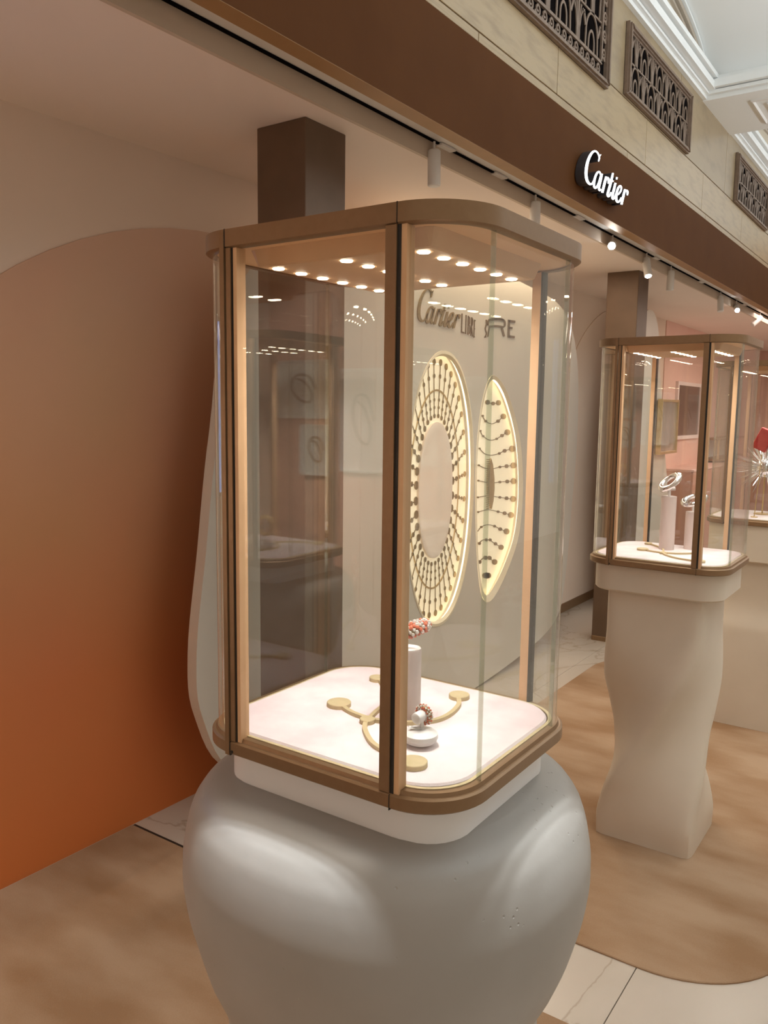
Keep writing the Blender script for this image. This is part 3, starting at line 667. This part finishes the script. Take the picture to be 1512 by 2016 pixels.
# oval niche: rim, sloped reveal, back plate, centre dish
nb = MB(); nb.prism(ell(1.03), P3, XP-.050, XP-.046); niche = nb.build('oval_niche_back', M['backlit'], pn)
nb = MB(); nb.loft([[P3(*p, x) for p in ell(s)] for s, x in ((1.006, XP-.002), (1.006, XP+.003), (.985, XP+.004), (.970, XP-.012), (.985, XP-.014))], closed=True); nb.build('rim', M['cream'], niche, smooth=True)
nb = MB(); nb.loft([[P3(*p, x) for p in ell(s)] for s, x in ((.995, XP-.018), (.995, XP-.026), (.988, XP-.026), (.988, XP-.018))], closed=True); nb.build('led_strip', M['led_warm'], niche)
nb = MB(); nb.loft([[P3(*p, x) for p in ell(s)] for s, x in ((.50, XP-.046), (.50, XP-.034), (.485, XP-.032), (.44, XP-.036), (.30, XP-.044), (.05, XP-.045), (.01, XP-.045))]); nb.build('centre_dish', M['dish'], niche, smooth=True)
XBK = XP-.045
# radial strings of flat gold discs
for k in range(36):
    a = 2*PI*(k+.5)/36; ca, sa = math.cos(a), math.sin(a)
    f = lambda t: (EC[0]+EA*t*abs(ca)**.93*(1 if ca >= 0 else -1), EC[1]+EB*t*abs(sa)**.93*(1 if sa >= 0 else -1))
    mb = MB(); mb.ribbon([f(.55), f(.93)], .0045, P3, XBK+.001, XBK+.004)
    for (ta, ra), (tb, rb) in zip(((.545, .0088), (.605, .0065), (.66, .0065), (.83, .009), (.93, .0135)), ((.54, .0175), (.665, .0105), (.76, .008), (.85, .0075), (.935, .0115))):
        tt, rr_ = ta+(tb-ta)*ca*ca, ra+(rb-ra)*ca*ca
        cy_, cz_ = f(tt); mb.prism([(cy_+rr_*math.cos(2*PI*q/12)*.95, cz_+rr_*1.25*math.sin(2*PI*q/12)) for q in range(12)], P3, XBK+.001, XBK+.006)
    mb.build('disc_string', M['gold_old'], niche)
nb = MB(); nb.loft([[P3(*p, x) for p in ell(s, sq=2.0)] for s, x in ((.735, XBK+.001), (.735, XBK+.006), (.722, XBK+.006), (.722, XBK+.001))], closed=True); nb.build('hoop', M['gold'], niche, smooth=True)
# lens shape: the oval niche as distorted by bent case glass, modelled on the panel
nb = MB(); nb.prism(nl, P3, XP-.050, XP-.046); lens = nb.build('bent_niche_image', M['backlit'], pn)
ringfill(nl, nl_in, XP+.002, XP-.012, 'rim', M['cream'], lens)
cyz = (sum(p[0] for p in nl)/len(nl), sum(p[1] for p in nl)/len(nl))
sh = lambda L, s: [(cyz[0]+(y-cyz[0])*s, cyz[1]+(z-cyz[1])*s) for y, z in L]
nb = MB(); nb.loft([[P3(*p, x) for p in sh(nl, s)] for s, x in ((.985, XP-.016), (.985, XP-.026), (.97, XP-.026), (.97, XP-.016))], closed=True); nb.build('led_strip', M['led_warm'], lens)
LS = [([(515, 668), (545, 676), (577, 671)], [(515, 668, 13), (577, 671, 14), (546, 675, 10)]),
      ([(487, 745), (505, 775), (540, 790), (575, 775), (605, 748)], [(487, 745, 6), (505, 775, 7), (575, 775, 9), (605, 748, 15)]),
      ([(475, 830), (490, 860), (530, 883), (567, 875), (597, 857), (628, 838)], [(475, 830, 5), (490, 860, 6), (567, 875, 6), (597, 857, 9), (628, 838, 16)]),
      ([(470, 930), (500, 960), (540, 968), (582, 958), (612, 943), (655, 932)], [(470, 930, 5), (582, 958, 7), (612, 943, 10), (655, 932, 17)]),
      ([(465, 1025), (505, 1043), (545, 1045), (585, 1035), (623, 1030), (662, 1026)], [(465, 1025, 5), (585, 1035, 7), (623, 1030, 10), (662, 1026, 16)]),
      ([(463, 1112), (530, 1125), (585, 1120), (627, 1117), (663, 1115)], [(463, 1112, 5), (585, 1120, 7), (627, 1117, 10), (663, 1115, 16)]),
      ([(460, 1207), (520, 1198), (585, 1207), (623, 1212), (660, 1216)], [(460, 1207, 5), (585, 1207, 7), (623, 1212, 10), (660, 1216, 16)]),
      ([(462, 1290), (520, 1277), (575, 1288), (612, 1297), (648, 1307)], [(462, 1290, 5), (575, 1288, 7), (612, 1297, 10), (648, 1307, 16)]),
      ([(460, 1400), (480, 1375), (515, 1362), (555, 1370), (587, 1387), (623, 1400)], [(480, 1375, 6), (555, 1370, 7), (587, 1387, 10), (623, 1400, 16)]),
      ([(465, 1470), (487, 1450), (520, 1447), (560, 1470), (592, 1490)], [(468, 1468, 8), (508, 1448, 8), (530, 1448, 8), (560, 1470, 9), (592, 1490, 14)]),
      ([(470, 1573), (490, 1552), (515, 1546), (555, 1573)], [(470, 1573, 10), (503, 1549, 11), (526, 1550, 11), (555, 1573, 15)]),
      ([(500, 1650), (520, 1650)], [(501, 1650, 15), (510, 1650, 17), (520, 1650, 15)])]
def lp(u, v, d): q = at_x(*g2(u, v), XBK); return (d-XP, q.y-3.6, q.z)
for pts, ds in LS:
    mb = MB(); mb.ribbon(smooth_path(pts, 5), 3.5, lp, XBK+.001, XBK+.004)
    for x, y, r in ds: mb.prism([(x+r*math.cos(2*PI*q/14)*.95, y+r*math.sin(2*PI*q/14)*1.05) for q in range(14)], lp, XBK+.001, XBK+.006)
    mb.build('disc_string', M['gold_old'], lens)
mb = MB(); mb.prism([(528+a, 985+b) for a, b in ((0, 0), (12, 40), (19, 110), (20, 170), (14, 240), (4, 287), (-8, 250), (-16, 180), (-17, 110), (-10, 40))], lp, XBK+.001, XBK+.012); spn = mb.build('gold_spindle', M['gold'], lens)
for k in range(24):
    mb = MB(); mb.box((0, 0, 0), (1, 1, 1)); q0 = lp(500, 990+12*k, XBK+.012); q1 = lp(520, 993.5+12*k, XBK+.014)
    mb = MB(); mb.box((q0[0], q0[1], q1[2]), (q1[0], q1[1], q0[2])); mb.build('rib', M['gold'], spn)
# lettering on the panel: same script in gold, then thin sans capitals and their glass-distorted repeat
lg = empty('lettering', (0, 0, 0)); lg.parent = pn
gp = lambda cx, cy: (805+cx*220/1512, 555+cy*130/893)
# affine fit from sign units to the panel picture: C left/bottom, r right
def sp_map(u, v):
    # sign units -> rectified (0..1 along, height) -> panel crop
    cx = 105+(u-330)*(690-105)/(1265-330)
    # picture slope of the sign baseline: (440,910)->(1120,1340); panel: (155,535)->(620,640)
    bl_s = 910+(u-440)*(1340-910)/(1120-440); bl_p = 540+(cx-155)*(640-540)/(620-155)
    hs = (910-165)+(u-440)*(-.18); k = (440/745)*(1-.00012*(u-440))
    return cx, bl_p+(v-bl_s)*k
def pan_fn(u, v, d): q = at_x(*gp(*sp_map(u, v)), XP); return (d-XP, q.y-3.6, q.z)
for k, st in STROKES.items():
    letter_mb([(p_, [x*.92 for x in w_]) for p_, w_ in st], pan_fn, XP+.001, XP+.005, face_mi=None).build('letter_'+k[0].lower(), M['gold_old'], lg)
def pan_px(u, v, d): q = at_x(*gp(u, v), XP); return (d-XP, q.y-3.6, q.z)
CAPS = {'l': [([(716, 428), (708, 688)], 15), ([(704, 676), (746, 690)], 20)],
        'i': [([(771, 448), (763, 704)], 13)],
        'b': [([(801, 458), (793, 714)], 14), ([(797, 472), (816, 480), (820, 520), (814, 570), (797, 570)], 11), ([(797, 578), (820, 596), (820, 660), (812, 700), (794, 704)], 11)],
        'r': [([(846, 478), (834, 728)], 12), ([(843, 490), (858, 500), (858, 560), (848, 598), (840, 600)], 11), ([(844, 600), (856, 740)], 11)],
        'e': [([(884, 512), (874, 752)], 11), ([(880, 520), (898, 526)], 16), ([(876, 632), (890, 636)], 16), ([(872, 738), (886, 748)], 16)],
        'bent_fragment': [([(1042, 512), (1046, 560), (1030, 632), (1046, 700), (1018, 752)], 13), ([(1022, 748), (1040, 740)], 18)],  # from here on: capitals repeated as the bent glass distorts them
        'r2': [([(1066, 588), (1070, 530), (1100, 504), (1180, 496), (1260, 506), (1292, 540), (1292, 590), (1270, 612)], 22), ([(1080, 606), (1180, 598), (1270, 612)], 30), ([(1086, 520), (1180, 505), (1276, 520)], 30), ([(1084, 616), (1064, 742)], 14), ([(1252, 616), (1284, 738)], 26)],
        'e2': [([(1350, 512), (1344, 752)], 28), ([(1346, 528), (1434, 540)], 34), ([(1344, 620), (1396, 624)], 30), ([(1344, 736), (1426, 748)], 34)]}
for k, st in CAPS.items():
    mb = MB()
    for pts, wd in st: mb.ribbon(smooth_path(pts, 4) if len(pts) > 2 else pts, wd*(.78 if k in 'libre' else .95), pan_px, XP+.0005, XP+.0035)
    mb.build('letter_'+k.rstrip('2'), M['caps'], lg)

# ================================================================ BRONZE GRILLES
def arch_path(cx, z0, w_, h_, n=14):
    return [(cx-w_/2*1.05, z0), (cx-w_/2, z0+h_*.4)] + [(cx-w_/2*math.cos(PI*k/n), z0+h_*.45+h_*.55*math.sin(PI*k/n)) for k in range(n+1)] + [(cx+w_/2, z0+h_*.4), (cx+w_/2*1.05, z0)]
def grille(y0, y1, z0, z1, label, scrolls=False, pitch=.248, rows=2):
    t = empty('bronze_grille', (XF, y0, z0)); tag(t, label, 'grille', 'bronze ventilation grilles on the stone wall')
    Wd, Hd = y1-y0, z1-z0; fw = .028
    P = lambda u, v, d: (d, u, v)
    MB().box((-.001, 0, 0), (.002, Wd, Hd)).build('dark_backing', M['black'], t)
    for nm, poly in (('frame_rail', [(0, 0), (Wd, 0), (Wd-fw, fw), (fw, fw)]), ('frame_rail', [(0, Hd), (Wd, Hd), (Wd-fw, Hd-fw), (fw, Hd-fw)]), ('frame_stile', [(0, 0), (0, Hd), (fw, Hd-fw), (fw, fw)]), ('frame_stile', [(Wd, 0), (Wd, Hd), (Wd-fw, Hd-fw), (Wd-fw, fw)])):
        mb = MB(); mb.prism(poly, P, .0, .018); cx_, cz_ = sum(p[0] for p in poly)/4, sum(p[1] for p in poly)/4
        mb.prism([(cx_+(a-cx_)*.96, cz_+(b-cz_)*.45) if abs(poly[0][0]-poly[1][0]) > .1 else (cx_+(a-cx_)*.45, cz_+(b-cz_)*.96) for a, b in poly], P, .018, .028); mb.build(nm, M['grille'], t)
    ins = fw
    if scrolls:
        bw = .055
        MB().box((.004, fw, fw+bw-.006), (.014, Wd-fw-bw+.006, fw+bw+.006)).build('inner_rail', M['grille'], t); MB().box((.004, Wd-fw-bw-.006, fw+bw), (.014, Wd-fw-bw+.006, Hd-fw)).build('inner_stile', M['grille'], t)
        sp_ = []
        for k in range(26):
            a = 2*PI*1.35*k/25; r = .024*(1-k/25*.82); sp_.append((r*math.cos(a-2.6), r*math.sin(a-2.6)))
        base = None; n = int((Wd-fw*2-bw)/.062)
        for k in range(n+5):
            if k < n: c = (Wd-fw-bw-.03-.062*k, fw+bw/2)
            else: c = (Wd-fw-bw/2+.004, fw+bw+.05+.075*(k-n))
            if base is None:
                mb = MB(); mb.ribbon(sp_, [.011*(1-.4*q/25) for q in range(26)], P, .004, .010); mb.ribbon([(.030, -.022), (.012, -.025), (-.012, -.018), (-.022, -.008)], .012, P, .004, .009)
                base = mb.build('scroll', M['grille'], t, loc=(0, *c))
            else: link('scroll', base.data, t, (0, *c))
        X0, X1, Z0, Z1 = fw, Wd-fw-bw, fw+bw, Hd-fw
    else: X0, X1, Z0, Z1 = fw, Wd-fw, fw, Hd-fw
    # motif: nested arches with a flaring fan at one side
    rh = (Z1-Z0)/rows; mw = pitch
    def motif(lo, hi):
        mb = MB()
        def put(path, wd, d0=.004, d1=.009):
            P2 = [(min(max(a, lo), hi), b) for a, b in path if lo-.02 <= a <= hi+.02]
            if len(P2) > 2: mb.ribbon(P2, wd, P, d0, d1)
        put(arch_path(0, 0, mw*.44, rh*.98), .0105); put(arch_path(0, 0, mw*.21, rh*.56), .0105, .004, .008)
        for sx in (-1, 1):
            for k in range(3):
                a0 = sx*(mw*.5-.003-.006*k); a1 = sx*(mw*.5-.004-.022*k)
                put([(a0, 0), (a0, rh*.35), (a0+(a1-a0)*.35, rh*.65), (a1, rh*(.97-.05*k)), (a1-sx*.006*k, rh*(.99-.10*k))], .0075)
            put([(sx*mw*.24, rh*.55), (sx*mw*.31, rh*.86), (sx*mw*.36, rh*.80)], .014)
        mb.box((.004, max(-mw/2, lo), -.004), (.009, min(mw/2, hi), .004))
        return mb
    cache = {}
    for r in range(rows):
        x = X0 + (mw*.46 if r % 2 == 0 else mw*.96) - mw
        while x < X1+mw/2:
            lo, hi = round(max(-mw/2, X0-x), 4), round(min(mw/2, X1-x), 4)
            if hi-lo > .02:
                if (lo, hi) in cache: link('palmette', cache[(lo, hi)], t, (0, x, Z0+rh*r))
                else:
                    mb = motif(lo, hi)
                    if mb.v: cache[(lo, hi)] = mb.build('palmette', M['grille'], t, loc=(0, x, Z0+rh*r)).data
            x += mw
    MB().box((.004, X0, Z1-.008), (.010, X1, Z1)).build('top_rail', M['grille'], t)
    return t
grille(2.45, 3.71, 2.972, 3.405, 'largest bronze grille with scroll border at the top edge', True, .30, 2)
grille(3.95, 5.035, 3.028, 3.347, 'bronze fan pattern grille in the middle of the stone wall, above the glowing sign')
grille(6.25, 7.385, 3.018, 3.345, 'far bronze fan pattern grille at the right edge beneath the cornice')

# ================================================================ FAR END OF THE SHOP
P2 = [(6.45, .02), (6.3, .6), (6.25, 1.2), (6.35, 1.9), (6.6, 2.30), (6.82, 2.375), (6.98, 2.28), (7.06, 2.1), (7.13, 1.86), (7.28, 1.45), (7.50, .96), (7.70, .4), (7.74, .06), (7.3, .0)]
t = empty('pebble_screen', (-2.10, 7.0, 0)); tag(t, 'white petal shaped standing screen seen through the second display case', 'screen panel')
mb = MB(); mb.prism([(y-7.0, max(z, 0)) for y, z in smooth_path(P2, 6, closed=True)], lambda u, v, d: (d, u, v), -.04, 0); mb.build('board', M['panel'], t)
spot('screen_spot_lamp', (-1.55, 6.6, 2.42), (-2.1, 7.0, 1.2), 9, (1, .95, .88), 60)
t = tag(empty('framed_mirror', (-2.06, 7.32, 1.435)), 'gold framed pale mirror fixed to the petal shaped screen', 'mirror')
mb = MB()
MB().box((-.012, -.235, -.215), (-.004, .235, .215)).build('mirror_glass', M['mirror'], t)
for a, b in (((-.03, -.255, -.235), (.012, .255, -.213)), ((-.03, -.255, .213), (.012, .255, .235)), ((-.03, -.255, -.213), (.012, -.235, .213)), ((-.03, .235, -.213), (.012, .255, .213))):
    MB().bevbox(a, b, .002).build('frame_bar', M['gold'], t)
struct(MB().box((XW, 8.3, 0), (XW+.01, 12.9, ZC)).build('wall_pink', M['pink']), 'pink stretch of the side wall behind the second case', 'wall')
t = tag(empty('wall_screen', (XW+.01, 9.19, 1.58)), 'dark screen in a pale frame on the far pink wall', 'screen')
MB().box((0, -.43, -.262), (.015, .43, .262)).build('display', M['darkscreen'], t)
for a, b in (((0, -.47, -.30), (.03, .47, -.262)), ((0, -.47, .262), (.03, .47, .30)), ((0, -.47, -.262), (.03, -.43, .262)), ((0, .43, -.262), (.03, .47, .262))):
    MB().box(a, b).build('frame_bar', M['riser'], t)
for k, (y0, y1) in enumerate(((8.35, 8.88), (8.9, 9.5), (9.52, 10.1), (10.12, 10.9), (10.92, 11.7))):
    t = tag(empty('wall_cabinet', (XW+.01, (y0+y1)/2, 0)), 'terracotta wall cabinet, %s along the far pink wall' % ('nearest', 'second', 'third', 'fourth', 'farthest')[k], 'cabinet', 'terracotta cabinets along the pink wall')
    h = (y1-y0)/2
    MB().box((0, -h, 0), (.30, h, .98)).build('carcass', M['terracotta'], t)
    MB().box((.30, -h+.006, .06), (.318, h-.006, .975)).build('door', M['terracotta'], t)
    MB().box((-.0, -h, .98), (.325, h, 1.0)).build('top', M['pink'], t)
    MB().tube([(.33, h-.05, .80), (.33, h-.05, .92)], .006, 8).build('handle', M['gold'], t)
t = tag(empty('wall_shelf', (XW+.02, 10.6, 1.02)), 'bronze edged wall display niche beyond the dark screen', 'shelf')
MB().box((0, -.8, 0), (.22, .8, .02)).build('shelf_board', M['bronze'], t); MB().box((0, -.8, .235), (.22, .8, .255)).build('shelf_board', M['bronze'], t)
for y in (-.78, 0, .78): MB().box((.19, y-.008, .02), (.21, y+.008, .235)).build('upright', M['gold'], t)
MB().box((0, -.79, .02), (.004, .79, .235)).build('back_panel', M['porcelain'], t)
t = tag(empty('gold_pillar', (-.62, 12.2, 0)), 'slim gold pillar at the far right behind the far display case', 'pillar')
MB().bevbox((-.09, -.09, 0), (.09, .09, 2.6), .004).build('shaft', M['gold_flat'], t); MB().bevbox((-.11, -.11, 0), (.11, .11, .08), .004).build('plinth', M['gold'], t)


# ================================================================ REAR OF THE SHOP (seen mirrored in the front glass)
struct(MB().box((XW, -1.0, 0), (-1.55, -.88, ZC)).build('wall_rear', M['terracotta']), 'terracotta end wall reflected in the glass of the front case', 'wall')
YR = -.88
def picture(x0, x1, z0, z1, label, seed):
    t = tag(empty('framed_picture', ((x0+x1)/2, YR, (z0+z1)/2)), label, 'picture', 'framed pictures on the end wall'); hw, hh = (x1-x0)/2, (z1-z0)/2
    mb = MB(); mb.loft([[(x, y, z) for x, z in rrect(2*hw*k, 2*hh*k, .018, 6)] for k, y in ((1, 0), (1, .014), (.97, .018), (.93, .018), (.93, .010))]); mb.build('frame', M['porcelain'], t)
    mb = MB(); mb.loft([[(x, y, z) for x, z in rrect(2*hw*.93, 2*hh*.93, .014, 6)] for y in (.010, .0115)]); mb.build('print', M['card'] if seed != 3 else M['riser'], t)
    random.seed(seed)
    mb = MB(); mb.ribbon(smooth_path([(hw*.5*math.cos(a*1.1)*(1-.05*a), hh*.55*math.sin(a)*(1-.04*a)) for a in range(9)], 6), .010, lambda u, v, d: (u, d, v), .0115, .014); mb.build('drawn_motif', M['column'], t)
picture(-2.366, -2.08, 1.51, 1.748, 'white framed print with dark looping motif, mirrored in the front glass', 1)
picture(-2.24, -2.066, 1.276, 1.487, 'smallest framed print, mirrored in the front glass below the dark looping motif', 2)
picture(-2.03, -1.804, 1.30, 1.71, 'tall pink framed print mirrored in the front glass beside the column edge', 3)
spot('picture_lamp', (-1.9, .25, 2.42), (-2.1, -.88, 1.5), 75, (1, .9, .8), 50, .6, .03)
C0 = (-2.05, -.45)
c0 = copy_tree(case); c0.location = (*C0, ZB); tag(c0, 'display case by the end wall, seen only as a reflection in the front glass'); case_light(C0, 22.0)
pd = [o for o in bpy.data.objects if o.name == 'display_pedestal'][0]
p0 = copy_tree(pd); p0.location = (*C0, .0062); tag(p0, 'white pedestal by the end wall, seen only as a reflection')
t = tag(empty('pebble_stand', (C0[0]+.05, C0[1]+.05, ZP)), 'white pebble stand mirrored in the front glass', 'stand')
MB().lathe([(.004, 0), (.024, .003), (.034, .014), (.032, .022), (.018, .030), (.002, .031)], n=28).build('pebble', M['porcelain'], t, smooth=True)
MB().tube([(0, 0, .03), (0, 0, .055)], .004, 8).build('neck', M['porcelain'], t)
t = tag(empty('beaded_bracelet', (C0[0]+.05, C0[1]+.05, ZP+.083)), 'pale gold beaded bracelet mirrored in the front glass', 'bracelet')
MB().tube([(.032*math.cos(2*PI*k/28), 0, .032*math.sin(2*PI*k/28)) for k in range(28)], .007, 8, closed=True).build('band', M['gold'], t, smooth=True)
path_ornament(C0[0]-C1[0], C0[1]-C1[1], 'gold branching ornament mirrored in the front glass')
t = tag(empty('wall_display', (XW+.006, .80, 1.55)), 'tall blue lit display mirrored as a blue streak in the left glass corner', 'screen')
MB().box((0, -.15, -.29), (.03, .15, .29)).build('housing', M['bronze_dark'], t)
MB().box((.03, -.135, -.275), (.032, .135, .275)).build('screen_face', emit_mat('blue_screen', (.16, .36, .85), 1.6), t)
